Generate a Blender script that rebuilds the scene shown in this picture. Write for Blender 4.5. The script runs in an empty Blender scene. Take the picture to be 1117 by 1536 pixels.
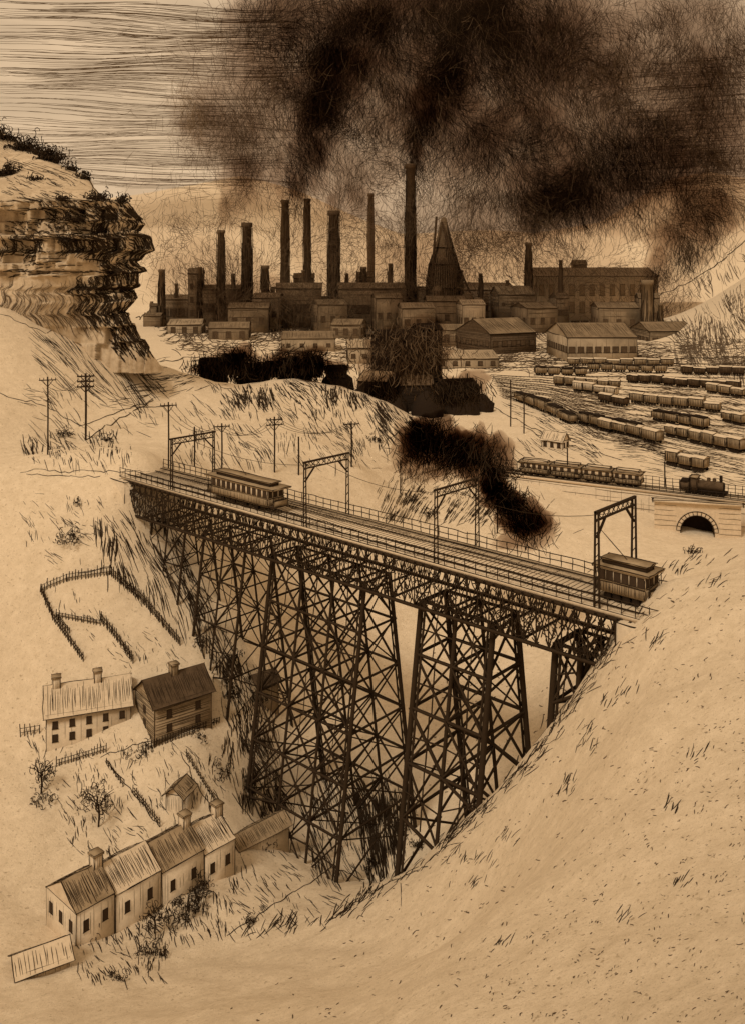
import bpy, math, random, bmesh
import numpy as np
from mathutils import Vector
rng=np.random.default_rng(7); random.seed(7)
F=1400.;CX=558.5;HY=390.;ZC=100.
def P(px,py,d): return np.array([(px-CX)/F*d, d, ZC-(py-HY)/F*d])
A3=lambda *a: np.array(a,float)
# ------------------------------------------------------------ materials
def mat(name,c1,c2=None,scale=1.0,rough=0.95,bump=0.0,detail=6,speck=None):
    m=bpy.data.materials.new(name); m.use_nodes=True; nt=m.node_tree; N=nt.nodes; L=nt.links
    b=N['Principled BSDF']; b.inputs['Roughness'].default_value=rough
    b.inputs['Specular IOR Level'].default_value=0.05
    if c2 is None: c2=tuple(x*0.8 for x in c1)
    tc=N.new('ShaderNodeTexCoord')
    n1=N.new('ShaderNodeTexNoise'); n1.inputs['Scale'].default_value=scale; n1.inputs['Detail'].default_value=detail; n1.inputs['Roughness'].default_value=0.78
    L.new(tc.outputs['Object'],n1.inputs['Vector'])
    r=N.new('ShaderNodeValToRGB'); r.color_ramp.elements[0].position=0.34; r.color_ramp.elements[1].position=0.64
    r.color_ramp.elements[0].color=(*c2,1); r.color_ramp.elements[1].color=(*c1,1)
    L.new(n1.outputs['Fac'],r.inputs['Fac']); col=r.outputs['Color']
    if speck:
        for sc_,lo,hi,am in((3.2,.62,.72,.75),(11.,.58,.70,.5)):
            n2=N.new('ShaderNodeTexNoise'); n2.inputs['Scale'].default_value=sc_; n2.inputs['Detail'].default_value=3; L.new(tc.outputs['Object'],n2.inputs['Vector'])
            r2=N.new('ShaderNodeValToRGB'); r2.color_ramp.elements[0].position=lo; r2.color_ramp.elements[1].position=hi
            r2.color_ramp.elements[0].color=(0,0,0,1); r2.color_ramp.elements[1].color=(am,am,am,1); L.new(n2.outputs['Fac'],r2.inputs['Fac'])
            mx=N.new('ShaderNodeMixRGB'); mx.inputs[2].default_value=(*speck,1); L.new(r2.outputs['Color'],mx.inputs[0]); L.new(col,mx.inputs[1]); col=mx.outputs[0]
    L.new(col,b.inputs['Base Color'])
    if bump:
        bp=N.new('ShaderNodeBump'); bp.inputs['Strength'].default_value=bump; bp.inputs['Distance'].default_value=0.3
        L.new(n1.outputs['Fac'],bp.inputs['Height']); L.new(bp.outputs['Normal'],b.inputs['Normal'])
    return m
M=[mat('bare_ground',(0.79,0.655,0.48),(0.63,0.51,0.355),0.9,bump=0.8,detail=12,speck=(.36,.27,.17)),
   mat('dark_line',(0.040,0.026,0.015),None,2),
   mat('mid_line',(0.13,0.09,0.055),None,2),
   mat('pale_line',(0.30,0.22,0.14),None,2),
   mat('limewash',(0.70,0.57,0.41),(0.54,0.435,0.305),1.5,bump=.3,detail=9),
   mat('dark_timber',(0.12,0.08,0.048),(0.06,0.04,0.023),0.8),
   mat('weathered_boards',(0.38,0.285,0.18),(0.22,0.16,0.095),0.5),
   mat('cliff_rock',(0.66,0.53,0.37),(0.36,0.27,0.175),0.35,bump=1.0,detail=12),
   mat('window_dark',(0.06,0.04,0.025),None,2),
   mat('soot_black',(0.026,0.017,0.011),None,2),
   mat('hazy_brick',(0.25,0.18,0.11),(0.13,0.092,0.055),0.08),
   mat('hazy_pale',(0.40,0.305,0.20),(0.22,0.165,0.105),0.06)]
G,INK,MID,PALE,WALL,DARK,BOARD,ROCK,WIN,SOOT,HZB,HZP=range(12)
# ------------------------------------------------------------ mesh builder
class MB:
    def __init__(s): s.V=[];s.Q=[];s.QM=[];s.T=[];s.TM=[];s.n=0
    def add(s,V,Q=None,T=None,m=0):
        V=np.asarray(V,float).reshape(-1,3)
        if Q is not None and len(Q): Q=np.asarray(Q,int)+s.n; s.Q.append(Q); s.QM.append(np.full(len(Q),m))
        if T is not None and len(T): T=np.asarray(T,int)+s.n; s.T.append(T); s.TM.append(np.full(len(T),m))
        s.V.append(V); s.n+=len(V)
    def obj(s,name,parent=None,smooth=False):
        V=np.concatenate(s.V)
        Q=np.concatenate(s.Q) if s.Q else np.zeros((0,4),int); T=np.concatenate(s.T) if s.T else np.zeros((0,3),int)
        mi=np.concatenate([*(s.QM or [np.zeros(0,int)]),*(s.TM or [np.zeros(0,int)])])
        me=bpy.data.meshes.new(name); me.vertices.add(len(V)); me.vertices.foreach_set('co',V.ravel())
        nl=Q.size+T.size; me.loops.add(nl); me.loops.foreach_set('vertex_index',np.concatenate([Q.ravel(),T.ravel()]).astype(np.int32))
        st=np.concatenate([np.arange(len(Q))*4, Q.size+np.arange(len(T))*3]); me.polygons.add(len(st))
        me.polygons.foreach_set('loop_start',st.astype(np.int32))
        me.update(calc_edges=True)
        used=sorted(set(mi.tolist())); remap={u:i for i,u in enumerate(used)}
        for u in used: me.materials.append(M[u])
        me.polygons.foreach_set('material_index',np.array([remap[i] for i in mi.tolist()],np.int32))
        if smooth: me.polygons.foreach_set('use_smooth',np.ones(len(st),bool))
        me.validate()
        o=bpy.data.objects.new(name,me); bpy.context.scene.collection.objects.link(o)
        if parent: o.parent=parent
        return o
def nrm(v): return v/np.maximum(np.linalg.norm(v,axis=-1,keepdims=True),1e-9)
def strokes(mb,Pt,r,m,sides=3,taper=.45):
    Pt=np.asarray(Pt,float)
    if Pt.ndim==2: Pt=Pt[None]
    n,k,_=Pt.shape
    if n==0: return
    r=np.broadcast_to(np.asarray(r,float).reshape(-1,1),(n,k)).copy()
    if taper<1 and k>2: r[:,0]*=taper; r[:,-1]*=taper
    T=nrm(np.gradient(Pt,axis=1)); up=np.zeros_like(T); up[...,2]=1; al=np.abs(T[...,2])>.9; up[al]=(1,0,0)
    up[:]=up[:,k//2][:,None]
    S=nrm(np.cross(T,up)); N2=np.cross(S,T)
    a=np.arange(sides)*2*math.pi/sides+math.pi/4
    V=Pt[:,:,None]+r[:,:,None,None]*(np.cos(a)[None,None,:,None]*S[:,:,None]+np.sin(a)[None,None,:,None]*N2[:,:,None])
    b=np.arange(n)[:,None,None]*k*sides+np.arange(k-1)[None,:,None]*sides
    j=np.arange(sides)[None,None]; j2=(j+1)%sides
    Q=np.stack([b+j,b+j2,b+sides+j2,b+sides+j],-1).reshape(-1,4)
    mb.add(V,Q,m=m)
def line(mb,p,q,r,m=INK,wob=0.0,k=4,over=0.0):
    p=np.asarray(p,float);q=np.asarray(q,float); t=np.linspace(-over,1+over,k)[:,None]
    pts=p+(q-p)*t
    if wob: pts=pts+rng.normal(0,wob,(k,3))
    strokes(mb,pts,r,m,taper=.7)
def beam(mb,p,q,w,m=INK):
    strokes(mb,np.array([p,q],float),w*.707,m,sides=4,taper=1)
def hatch(mb,a,b,c,d,n,r,m=INK,j=.12,wob=0.0,k=3):
    a,b,c,d=[np.asarray(x,float) for x in (a,b,c,d)]
    t=((np.arange(n)+.5+rng.uniform(-.35,.35,n))/n)[:,None]
    p=a+(b-a)*t; q=d+(c-d)*t; s0=rng.uniform(0,j,(n,1)); s1=1-rng.uniform(0,j,(n,1))
    tt=np.linspace(0,1,k)[None,:,None]
    P0=p+(q-p)*s0; P1=p+(q-p)*s1
    pts=P0[:,None]+(P1-P0)[:,None]*tt
    if wob: pts=pts+rng.normal(0,wob,pts.shape)
    strokes(mb,pts,r,m)
def quad(mb,a,b,c,d,m): mb.add([a,b,c,d],[[0,1,2,3]],m=m)
def corners(c,u,L,W,z):
    u=np.array(u,float); u/=np.linalg.norm(u); v=np.array([-u[1],u[0]])
    c=np.array(c[:2],float); out=[]
    for a,b in((-1,-1),(1,-1),(1,1),(-1,1)):
        q=c+u*a*L/2+v*b*W/2; out.append(A3(q[0],q[1],z))
    return out
def obox(mb,c,u,L,W,z0,z1,m,er=0,em=INK):
    B=corners(c,u,L,W,z0); T=corners(c,u,L,W,z1)
    mb.add(B+T,[[0,3,2,1],[4,5,6,7],[0,1,5,4],[1,2,6,5],[2,3,7,6],[3,0,4,7]],m=m)
    if er:
        for i in range(4):
            line(mb,B[i],T[i],er,em,er*.5); line(mb,T[i],T[(i+1)%4],er,em,er*.5,over=.02)
    return B,T
def facade(mb,a,b,c,d,rows,cols,ws,hs,er,mw=WIN,em=INK,z0=.12,z1=.88,skip=0.0):
    a,b,c,d=[np.asarray(x,float) for x in (a,b,c,d)]
    n=nrm(np.cross(b-a,d-a))*er*.9
    for i in range(rows):
        for j in range(cols):
            if random.random()<skip: continue
            u=(j+.5)/cols; v=z0+(z1-z0)*(i+.5)/rows
            du=ws/np.linalg.norm(b-a)/2; dv=hs/np.linalg.norm(d-a)/2
            f=lambda uu,vv:(a+(b-a)*uu)*(1-vv)+(d+(c-d)*uu)*vv
            q=[f(u-du,v-dv)+n,f(u+du,v-dv)+n,f(u+du,v+dv)+n,f(u-du,v+dv)+n]
            quad(mb,*q,mw)
            for s in range(4): line(mb,q[s],q[(s+1)%4],er*.6,em,0,k=2)
            line(mb,f(u-du*1.3,v-dv)+n,f(u+du*1.3,v-dv)+n,er*.9,em,0,k=2)
def gabled(name,c,u,L,W,H,RH,z,er,wallm=WALL,roofm=WALL,rows=2,cols=5,ws=.9,hs=1.3,chim=(),roofn=26,wallh=0,em=INK,endh=0,base=4.,rm=None,winm=WIN,ov=.35):
    mb=MB(); u=np.array(u,float);u/=np.linalg.norm(u); v=np.array([-u[1],u[0]])
    B,T=obox(mb,c,u,L,W,z-base,z+H,wallm,er,em)
    c=np.array(c[:2],float)
    def pt(a,b,zz): q=c+u*a+v*b; return A3(q[0],q[1],zz)
    R0=pt(-L/2-ov,0,z+H+RH);R1=pt(L/2+ov,0,z+H+RH)
    sl=RH/(W/2)*ov
    E=[pt(-L/2-ov,-W/2-ov,z+H-sl+.05),pt(L/2+ov,-W/2-ov,z+H-sl+.05),pt(L/2+ov,W/2+ov,z+H-sl+.05),pt(-L/2-ov,W/2+ov,z+H-sl+.05)]
    quad(mb,E[0],E[1],R1,R0,roofm); quad(mb,E[2],E[3],R0,R1,roofm)
    G0=[pt(-L/2,-W/2,z+H),pt(-L/2,W/2,z+H),pt(-L/2,0,z+H+RH-.05)];G1=[pt(L/2,-W/2,z+H),pt(L/2,W/2,z+H),pt(L/2,0,z+H+RH-.05)]
    mb.add(G0,T=[[0,1,2]],m=wallm);mb.add(G1,T=[[0,1,2]],m=wallm)
    for p,q in((E[0],E[1]),(E[2],E[3]),(R0,R1),(E[0],R0),(E[1],R1),(E[2],R1),(E[3],R0)): line(mb,p,q,er*1.1,em,er*.6,over=.01)
    rm=em if rm is None else rm
    if roofn:
        hatch(mb,E[0],E[1],R1,R0,roofn,er*.75,rm,.25,er*.5); hatch(mb,E[2],E[3],R0,R1,roofn,er*.75,rm,.25,er*.5)
    if wallh:
        for i in range(4):
            j=(i+1)%4; hatch(mb,A3(*B[i][:2],z),T[i],T[j],A3(*B[j][:2],z),wallh,er*.8,em,.06,er*.4)
        hatch(mb,G1[0],G1[2],G1[2],G1[1],8,er*.7,em,.1); hatch(mb,G0[0],G0[2],G0[2],G0[1],8,er*.7,em,.1)
    if rows:
        b=[A3(*q[:2],z) for q in B]
        facade(mb,b[0],b[1],T[1],T[0],rows,cols,ws,hs,er,em=em,mw=winm)
        facade(mb,b[2],b[3],T[3],T[2],rows,cols,ws,hs,er,em=em,mw=winm)
        e=max(1,int(cols*W/L+.3))
        facade(mb,b[1],b[2],T[2],T[1],rows,e,ws,hs,er,em=em,mw=winm); facade(mb,b[3],b[0],T[0],T[3],rows,e,ws,hs,er,em=em,mw=winm)
    if endh:
        for i in range(4): hatch(mb,A3(*B[i][:2],z),A3(*B[(i+1)%4][:2],z),T[(i+1)%4],T[i],endh if i%2 else int(endh*L/W),er*.6,em,.4)
    for a in chim:
        q=pt(a*L,0,0); cb,ct=obox(mb,q,u,.85,.85,z+H+RH*.5,z+H+RH+.8,wallm,er,em); obox(mb,q,u,1.05,1.05,z+H+RH+.8,z+H+RH+1.0,BOARD,er*.7,em)
        hatch(mb,cb[0],cb[1],ct[1],ct[0],4,er*.6,em); hatch(mb,cb[1],cb[2],ct[2],ct[1],4,er*.6,em)
    return mb.obj(name)
# ------------------------------------------------------------ terrain
cp=[]
for a in [(1117,1536,30),(558,1536,45),(0,1536,68),(280,1536,57),(840,1536,37),(1117,1200,48),(850,1300,52),(1117,850,80),(1117,1000,62),(950,1100,62),
 (700,1400,64),(480,1385,83),(340,1405,84),(600,1400,72),
 (300,900,123.5),(350,990,119),(400,1120,114),(430,1230,112),(500,1265,107),(580,1310,101.5),(640,1290,97),(740,1190,92),(800,1130,89),(830,1080,87.5),(900,990,84.5),(955,905,82),(930,940,83),
 (0,705,132),(100,705,132),(225,716,131),(0,800,124),(150,820,123),(60,950,115),(200,1000,113),(0,1080,108),(130,1125,106),(280,1110,107),(340,1180,105),(150,1250,97),(60,1350,88),(330,1330,91),(200,1440,80),(0,1450,77),(450,1330,94),(240,780,129),
 (0,690,142),(120,660,160),(230,600,190),(300,700,146),(220,545,200),(100,500,192),(0,470,182),(0,610,160),
 (300,580,230),(450,568,235),(560,595,230),(600,640,215),(400,690,160),(520,690,170),(600,750,172),(700,800,168),(850,800,172),(650,725,200),(800,755,190),(950,790,182),(1060,812,178),(1117,805,180)]:
    cp.append(P(*a))
for a in [(40,30,82),(-40,30,52),(60,80,78),(0,0,84),(0,-40,90),(60,-30,95),(-50,-30,70),(36,98,64),(32,115,54),(1.4,106,34),(20,110,42),(8,122,39),(30,132,46),(0,135,41),(-12,130,44),(40,165,48),(10,155,46),(-5,150,50),
 (-70,130,69),(-75,90,47),(-65,60,44),(-100,100,52),(-110,140,72),(-110,200,92),(-60,330,52),(-110,330,70),(-25,280,54),(-60,285,58),(25,250,51),(60,210,50),(100,215,50),(120,300,50),(0,330,50),(60,330,50),(150,330,52),(150,200,56),(110,130,70),(80,150,58),(60,120,64),(90,100,74),(150,60,90),(80,260,50),(40,290,50)]:
    cp.append(A3(*a))
cp=np.array(cp); CXY=cp[:,:2]/50.; c2=.06**2
def phi(a,b): return np.sqrt(((a[:,None]-b[None])**2).sum(-1)+c2)
n=len(cp); K=np.zeros((n+3,n+3)); K[:n,:n]=phi(CXY,CXY); K[:n,n]=1;K[:n,n+1:]=CXY; K[n,:n]=1;K[n+1:,:n]=CXY.T
K[:n,:n]+=np.eye(n)*-0.002
W=np.linalg.solve(K,np.concatenate([cp[:,2],[0,0,0]]))
def sm(x): x=np.clip(x,0,1); return x*x*(3-2*x)
ridge_px=np.array([-600,-200,0,130,250,360,450,600,800,900,960,1000,1060,1117,1300,1800]); ridge_py=np.array([300,330,340,300,280,270,292,345,355,330,290,268,262,275,240,300])
def H0(X,Y):
    X=np.asarray(X,float);Y=np.asarray(Y,float); sh=X.shape; x=X.ravel();y=Y.ravel(); out=np.zeros(len(x))
    near=y<390
    q=np.stack([np.clip(x,-150,155),np.clip(y,-60,335)],1)/50.
    idx=np.where(near)[0]
    for s in range(0,len(idx),20000):
        i=idx[s:s+20000]; out[i]=phi(q[i],CXY)@W[:n]+W[n]+q[i]@W[n+1:]
    b=sm((y-310)/70.); out=out*(1-b)+50*b
    out+=60*np.exp(-((x+330)/130)**2-((y-420)/170)**2)
    out+=72*np.exp(-((x-285)/75)**2-((y-540)/120)**2)+16*np.exp(-((x-215)/40)**2-((y-480)/60)**2)
    pxr=CX+x/np.maximum(y,500)*F; py=np.interp(pxr,ridge_px,ridge_py)
    hz=(ZC-(py-HY)/F*1900)-50
    out+=np.where(y>800,hz*np.exp(-((y-1900)/420)**2)*sm((y-800)/500),0)
    out+=.18*np.sin(x*.9+1.3*np.sin(y*.5))*np.sin(y*.7+x*.2)+.25*np.sin(x*.31+y*.23)*np.sin(y*.27-x*.1)
    out+=np.where(y>900,9*np.sin(x*.013+y*.004)*np.sin(y*.009),0)
    return out.reshape(sh)
NU,NV=521,640
U=np.linspace(-5,5,NU); Vv=np.linspace(-1.9,5.0,NV)
gx=40*np.sinh(U); gy=100+50*np.sinh(Vv)
GX,GY=np.meshgrid(gx,gy); GZ=H0(GX,GY)
def Hs(x,y):
    u=(np.arcsinh(np.asarray(x,float)/40)+5)/10*(NU-1); v=(np.arcsinh((np.asarray(y,float)-100)/50)+1.9)/6.9*(NV-1)
    u=np.clip(u,0,NU-1.001);v=np.clip(v,0,NV-1.001);i=u.astype(int);j=v.astype(int);a=u-i;b=v-j
    return GZ[j,i]*(1-a)*(1-b)+GZ[j,i+1]*a*(1-b)+GZ[j+1,i]*(1-a)*b+GZ[j+1,i+1]*a*b
def h(x,y): return float(Hs(np.array([x]),np.array([y]))[0])
mb=MB(); ii,jj=np.meshgrid(np.arange(NU-1),np.arange(NV-1)); b0=(jj*NU+ii).ravel()
mb.add(np.stack([GX,GY,GZ],-1),np.stack([b0,b0+1,b0+NU+1,b0+NU],1),m=G)
mb.obj('ground',smooth=True)
DS=np.geomspace(18,3600,900)
def hit(px,py):
    px=np.asarray(px,float).ravel();py=np.asarray(py,float).ravel(); out=np.zeros((len(px),3))
    for s in range(0,len(px),3000):
        a=px[s:s+3000,None];b=py[s:s+3000,None]
        X=(a-CX)/F*DS;Z=ZC-(b-HY)/F*DS; D=Z-Hs(X,np.broadcast_to(DS,X.shape))
        neg=D<0; k=np.where(neg.any(1),neg.argmax(1),len(DS)-1); k=np.maximum(k,1); r=np.arange(len(k))
        d0=D[r,k-1];d1=D[r,k]; t=np.clip(d0/(d0-d1+1e-9),0,1); d=DS[k-1]+(DS[k]-DS[k-1])*t
        out[s:s+3000]=np.stack([(a[:,0]-CX)/F*d,d,ZC-(b[:,0]-HY)/F*d],1)
    return out
def hp(px,py): return hit([px],[py])[0]
def gstrokes(mb,px,py,ang,ln,rpx=.6,m=INK,curv=None,k=5,lift=.4):
    px=np.asarray(px,float);N_=len(px)
    if N_==0: return
    ang=np.radians(np.broadcast_to(ang,(N_,)));ln=np.broadcast_to(ln,(N_,))
    if curv is None: curv=rng.normal(0,.3,N_)
    t=np.linspace(-.5,.5,k)
    th=ang[:,None]+curv[:,None]*t; dx=np.cos(th)*ln[:,None]/(k-1);dy=np.sin(th)*ln[:,None]/(k-1)
    X=px[:,None]+np.cumsum(dx,1);Y=np.asarray(py)[:,None]+np.cumsum(dy,1)
    pt=hit(X,Y).reshape(N_,k,3); d=pt[:,:,1]
    ok=(np.abs(np.diff(d,axis=1))/d[:,1:]).max(1)<.10; ok&=d.max(1)<3000
    pt=pt[ok]; r=rpx*pt[:,:,1].mean(1)/F; pt[:,:,2]+=(r*lift)[:,None]
    strokes(mb,pt,r*rng.uniform(.6,1.3,len(r)),m)
def inpoly(x,y,poly):
    c=np.zeros(len(x),bool); p=poly
    for i in range(len(p)):
        x0,y0=p[i];x1,y1=p[i-1]
        cond=((y0>y)!=(y1>y))&(x<(x1-x0)*(y-y0)/((y1-y0)+1e-9)+x0); c^=cond
    return c
def region(mb,poly,n,ang,aj,ln,rpx=.6,m=INK,curv=.35):
    p=np.array(poly,float); X=np.zeros(0);Y=np.zeros(0)
    ph=rng.uniform(0,6,2)
    while len(X)<n:
        x=rng.uniform(p[:,0].min(),p[:,0].max(),n*3);y=rng.uniform(p[:,1].min(),p[:,1].max(),n*3)
        w=.5+.5*np.sin(x*.09+3*np.sin(y*.03)+ph[0])*np.sin(y*.11+2*np.sin(x*.05)+ph[1]); k=inpoly(x,y,poly)&(rng.random(len(x))<.08+.92*w**3)
        X=np.r_[X,x[k]];Y=np.r_[Y,y[k]]
    X=X[:n];Y=Y[:n]
    loc=aj*(.9*np.sin(X*.05+ph[1])*np.cos(Y*.06+ph[0])*1.3)+rng.normal(0,aj*.3,n)
    gstrokes(mb,X,Y,ang+loc,ln*rng.uniform(.4,1.4,n),rpx,m,rng.normal(0,curv,n))
def gline(mb,pts,rpx=.7,m=INK,wob=.8,seg=7):
    p=np.array(pts,float)
    for i in range(len(p)-1):
        L=np.hypot(*(p[i+1]-p[i])); k=max(3,int(L/seg)); t=np.linspace(0,1,k)[:,None]; q=p[i]+(p[i+1]-p[i])*t+rng.normal(0,wob,(k,2))
        w=hit(q[:,0],q[:,1]); d=w[:,1]
        br=np.where(np.abs(np.diff(d))/d[1:]>.12)[0]+1
        for s in np.split(w,br):
            if len(s)>1:
                r=rpx*s[:,1].mean()/F; s=s.copy(); s[:,2]+=r*.5; strokes(mb,s,r,m,taper=.8)
# ------------------------------------------------------------ grass ticks, contour lines and ink hatching laid on the ground
g=MB()
region(g,[(20,490),(110,480),(230,560),(200,590),(60,560)],190,48,8,34,.5,INK,.15)
region(g,[(20,560),(230,580),(220,640),(60,690),(20,690)],130,40,30,20,.5,INK)
region(g,[(40,640),(200,640),(190,690),(50,690)],110,75,25,16,.6,INK)
region(g,[(310,570),(560,575),(600,640),(560,690),(260,690),(230,620)],560,62,24,16,.5,INK)
region(g,[(520,575),(640,600),(610,650),(560,640)],280,55,10,24,.65,INK,.15)
region(g,[(300,565),(560,570),(560,600),(330,600)],340,60,30,16,.75,INK)
region(g,[(230,540),(420,560),(250,600),(140,620)],110,-15,12,24,.55,INK)
region(g,[(150,760),(235,750),(340,960),(280,940),(170,860)],220,66,12,30,.65,INK,.15)
region(g,[(140,770),(180,770),(175,860),(150,850)],60,88,10,24,.7,INK,.2)
region(g,[(20,740),(150,740),(130,840),(40,840)],80,50,30,14,.5,INK)
region(g,[(235,740),(300,880),(400,1060),(430,1230),(395,1240),(330,1000),(280,900)],560,68,16,24,.7,INK,.25)
region(g,[(320,960),(410,1000),(420,1230),(340,1180)],320,80,18,22,.7,INK)
region(g,[(60,860),(260,960),(280,1000),(160,1000)],80,55,30,12,.5,INK)
region(g,[(30,1080),(320,1110),(340,1200),(60,1200)],200,75,30,13,.55,INK)
region(g,[(60,1200),(330,1180),(330,1230),(120,1290)],150,60,30,13,.6,INK)
region(g,[(100,1390),(260,1380),(240,1470),(110,1460)],160,65,30,13,.65,INK)
region(g,[(200,1340),(360,1290),(340,1390),(200,1420)],170,80,20,14,.6,INK)
region(g,[(330,1240),(420,1230),(540,1300),(500,1370),(340,1400)],190,50,22,15,.6,INK)
region(g,[(430,1150),(620,1150),(600,1300),(470,1290)],420,72,10,26,.7,INK,.15)
region(g,[(530,1180),(600,1180),(600,1305),(550,1305)],300,84,5,36,.9,INK,.1)
for a,b,n_ in [((955,905),(905,985),60),((905,985),(800,1135),90),((800,1135),(640,1295),150),((640,1295),(490,1385),70),((490,1385),(350,1405),30)]:
    t=rng.random(n_); x=a[0]+(b[0]-a[0])*t+rng.normal(0,6,n_); y=a[1]+(b[1]-a[1])*t+rng.normal(0,5,n_)
    gstrokes(g,x,y,-55+rng.normal(0,13,n_),rng.uniform(10,28,n_),.75)
region(g,[(640,960),(1117,860),(1117,1536),(300,1536),(520,1400)],560,-30,50,5,.9,MID,1)
region(g,[(900,1200),(1117,1000),(1117,1536),(700,1536)],300,-30,50,4,.7,MID,1)
region(g,[(860,860),(1117,830),(1117,900),(960,960)],46,-40,20,14,.7,MID)
for cx,cy in[(935,1045),(905,1060),(880,1100),(875,1125),(430,1400),(520,1375),(930,1380),(1035,840),(1010,860),(700,1330),(690,1290),(750,1260),(720,1300),(845,1190),(555,1345),(1040,1140),(980,970),(1000,1220),(850,1180),(1060,880),(740,1420),(1020,1330)]:
    n_=10; gstrokes(g,cx+rng.normal(0,10,n_),cy+rng.normal(0,5,n_),-60+rng.normal(0,12,n_),rng.uniform(7,22,n_),.75)
region(g,[(560,740),(640,735),(640,790),(570,790)],130,-60,8,22,.55,INK,.1)
region(g,[(655,740),(730,745),(730,800),(660,790)],100,-58,8,24,.5,INK,.1)
region(g,[(540,700),(830,750),(830,820),(640,790)],70,-40,24,18,.5,MID)
region(g,[(740,590),(850,600),(900,690),(780,670)],190,30,14,20,.5,INK)
region(g,[(850,640),(1117,690),(1117,730),(950,705)],300,12,8,30,.5,INK,.15)
region(g,[(780,560),(1117,570),(1117,680),(900,660)],760,12,8,30,.5,MID,.2)
region(g,[(200,478),(900,478),(900,540),(560,560),(260,530)],1700,-2,14,24,.7,MID,1.2)
region(g,[(200,478),(900,478),(900,500),(260,500)],1200,0,60,16,.8,MID,3)
region(g,[(700,520),(1117,510),(1117,560),(700,560)],900,0,12,26,.6,MID,1)
region(g,[(985,440),(1117,370),(1117,560),(1010,540)],600,70,20,26,.5,MID,.8)
gline(g,[(985,445),(1040,420),(1090,385),(1117,360)],.8,INK,1)
region(g,[(130,275),(360,262),(330,300),(140,310)],60,-8,10,30,.4,PALE,.3)
region(g,[(930,300),(1000,272),(1117,280),(1117,330),(960,350)],160,40,30,24,.4,PALE,.7)
for l in [[(30,706),(225,708)],[(40,712),(150,716)],[(0,590),(70,610),(120,640),(230,600)],[(0,470),(70,500),(110,480),(160,500),(230,570),(330,560)],[(640,600),(720,600),(830,660),(930,690)],[(780,640),(850,672)],[(230,600),(160,640),(130,660)],[(225,545),(300,535)],[(400,1010),(415,1060),(395,1200),(440,1260)],[(955,905),(900,990),(800,1132),(700,1235),(640,1295)],[(640,1297),(545,1345),(490,1385)],[(340,1405),(500,1300),(545,1320)],[(260,575),(330,560),(440,560),(560,590),(640,660)],[(120,860),(165,850)],[(150,1135),(330,1080)],[(160,1140),(240,1240)],[(270,1130),(330,1240)],[(350,1190),(400,1260)]]: gline(g,l,.8,INK,1.4)
g.obj('grass_and_hatch_marks')
# ------------------------------------------------------------ rail yard
def track(name,pts,gauge=1.5):
    mb=MB(); w=[hp(*p) for p in pts]
    for a,b in zip(w[:-1],w[1:]):
        L=np.linalg.norm(b-a); k=max(4,int(L/4)); t=np.linspace(0,1,k)[:,None]; q=a+(b-a)*t
        u=nrm(b-a)[:2]; v=np.array([-u[1],u[0]]); d=q[:,1].mean(); r=.38*d/F
        for s in(-1,1):
            e=q.copy(); e[:,:2]+=v*s*gauge*.5; e[:,2]=Hs(e[:,0],e[:,1])+.25; strokes(mb,e,r,INK,taper=1)
        m_=int(L/1.6)+1; t=np.linspace(0,1,m_)[:,None]; q=a+(b-a)*t; z=Hs(q[:,0],q[:,1])+.1
        p0=q.copy();p1=q.copy(); p0[:,:2]-=v*1.4;p1[:,:2]+=v*1.4;p0[:,2]=z;p1[:,2]=z
        strokes(mb,np.stack([p0,p1],1),r*.9,MID)
    return mb.obj(name)
for i in range(15):
    f=i/14; track('railway_track',[(735+f*22,563+f*34),(820+f*20,568+f*50),(900,571+f*86),(1117,580+f*130)])
for y0,y1 in((545,546),(551,553),(557,560),(538,536),(563,568)): track('railway_track',[(800,y0),(960,(y0+y1)/2),(1117,y1)])
track('railway_track',[(650,545),(900,540)]); track('railway_track',[(600,553),(800,552)])
def wheels(mb,c,u,L,W,z,n=4,r=.45,m=SOOT):
    v=np.array([-u[1],u[0]])
    for i in range(n):
        a=(-.5+(i+.5)/n)*L*.85
        for s in(-1,1):
            q=np.array(c[:2])+u*a+v*s*W*.42; t=np.linspace(0,2*math.pi,11)[:-1]
            o=A3(q[0],q[1],z+r); ring=np.array([o+A3(u[0]*math.cos(x)*r,u[1]*math.cos(x)*r,math.sin(x)*r) for x in t])
            off=A3(v[0],v[1],0)*.12
            Vv_=np.concatenate([ring-off,ring+off,[o-off*1.1],[o+off*1.1]]); k=len(t)
            mb.add(Vv_,[[j,(j+1)%k,k+(j+1)%k,k+j] for j in range(k)],[[j,(j+1)%k,2*k] for j in range(k)]+[[k+j,k+(j+1)%k,2*k+1] for j in range(k)],m=m)
def freight_car(c,u,z,L=10,W=2.8,Hh=2.6,er=.12,m=BOARD,name='freight_car',roof=True):
    mb=MB(); u=np.array(u[:2],float);u/=np.linalg.norm(u)
    B,T=obox(mb,c,u,L,W,z+1.0,z+1.0+Hh,m,er)
    for i in range(4): hatch(mb,B[i],B[(i+1)%4],T[(i+1)%4],T[i],9 if i%2==0 else 4,er*.7,INK,.1)
    if roof:
        R=corners(c,u,L+.3,W+.3,z+1.02+Hh); v=np.array([-u[1],u[0]])
        a=(R[0]+R[3])/2+A3(0,0,.5);b=(R[1]+R[2])/2+A3(0,0,.5)
        quad(mb,R[0],R[1],b,a,WALL);quad(mb,R[2],R[3],a,b,WALL);mb.add([R[0],a,R[3],R[1],R[2],b],T=[[0,1,2],[3,4,5]],m=m); line(mb,a,b,er)
    else:
        obox(mb,c,u,L*.9,W*.8,z+1.02+Hh,z+1.45+Hh,SOOT)
    obox(mb,c,u,L*.98,W*.5,z+.7,z+.98,SOOT)
    wheels(mb,c,u,L,W,z,4)
    return mb.obj(name)
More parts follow.
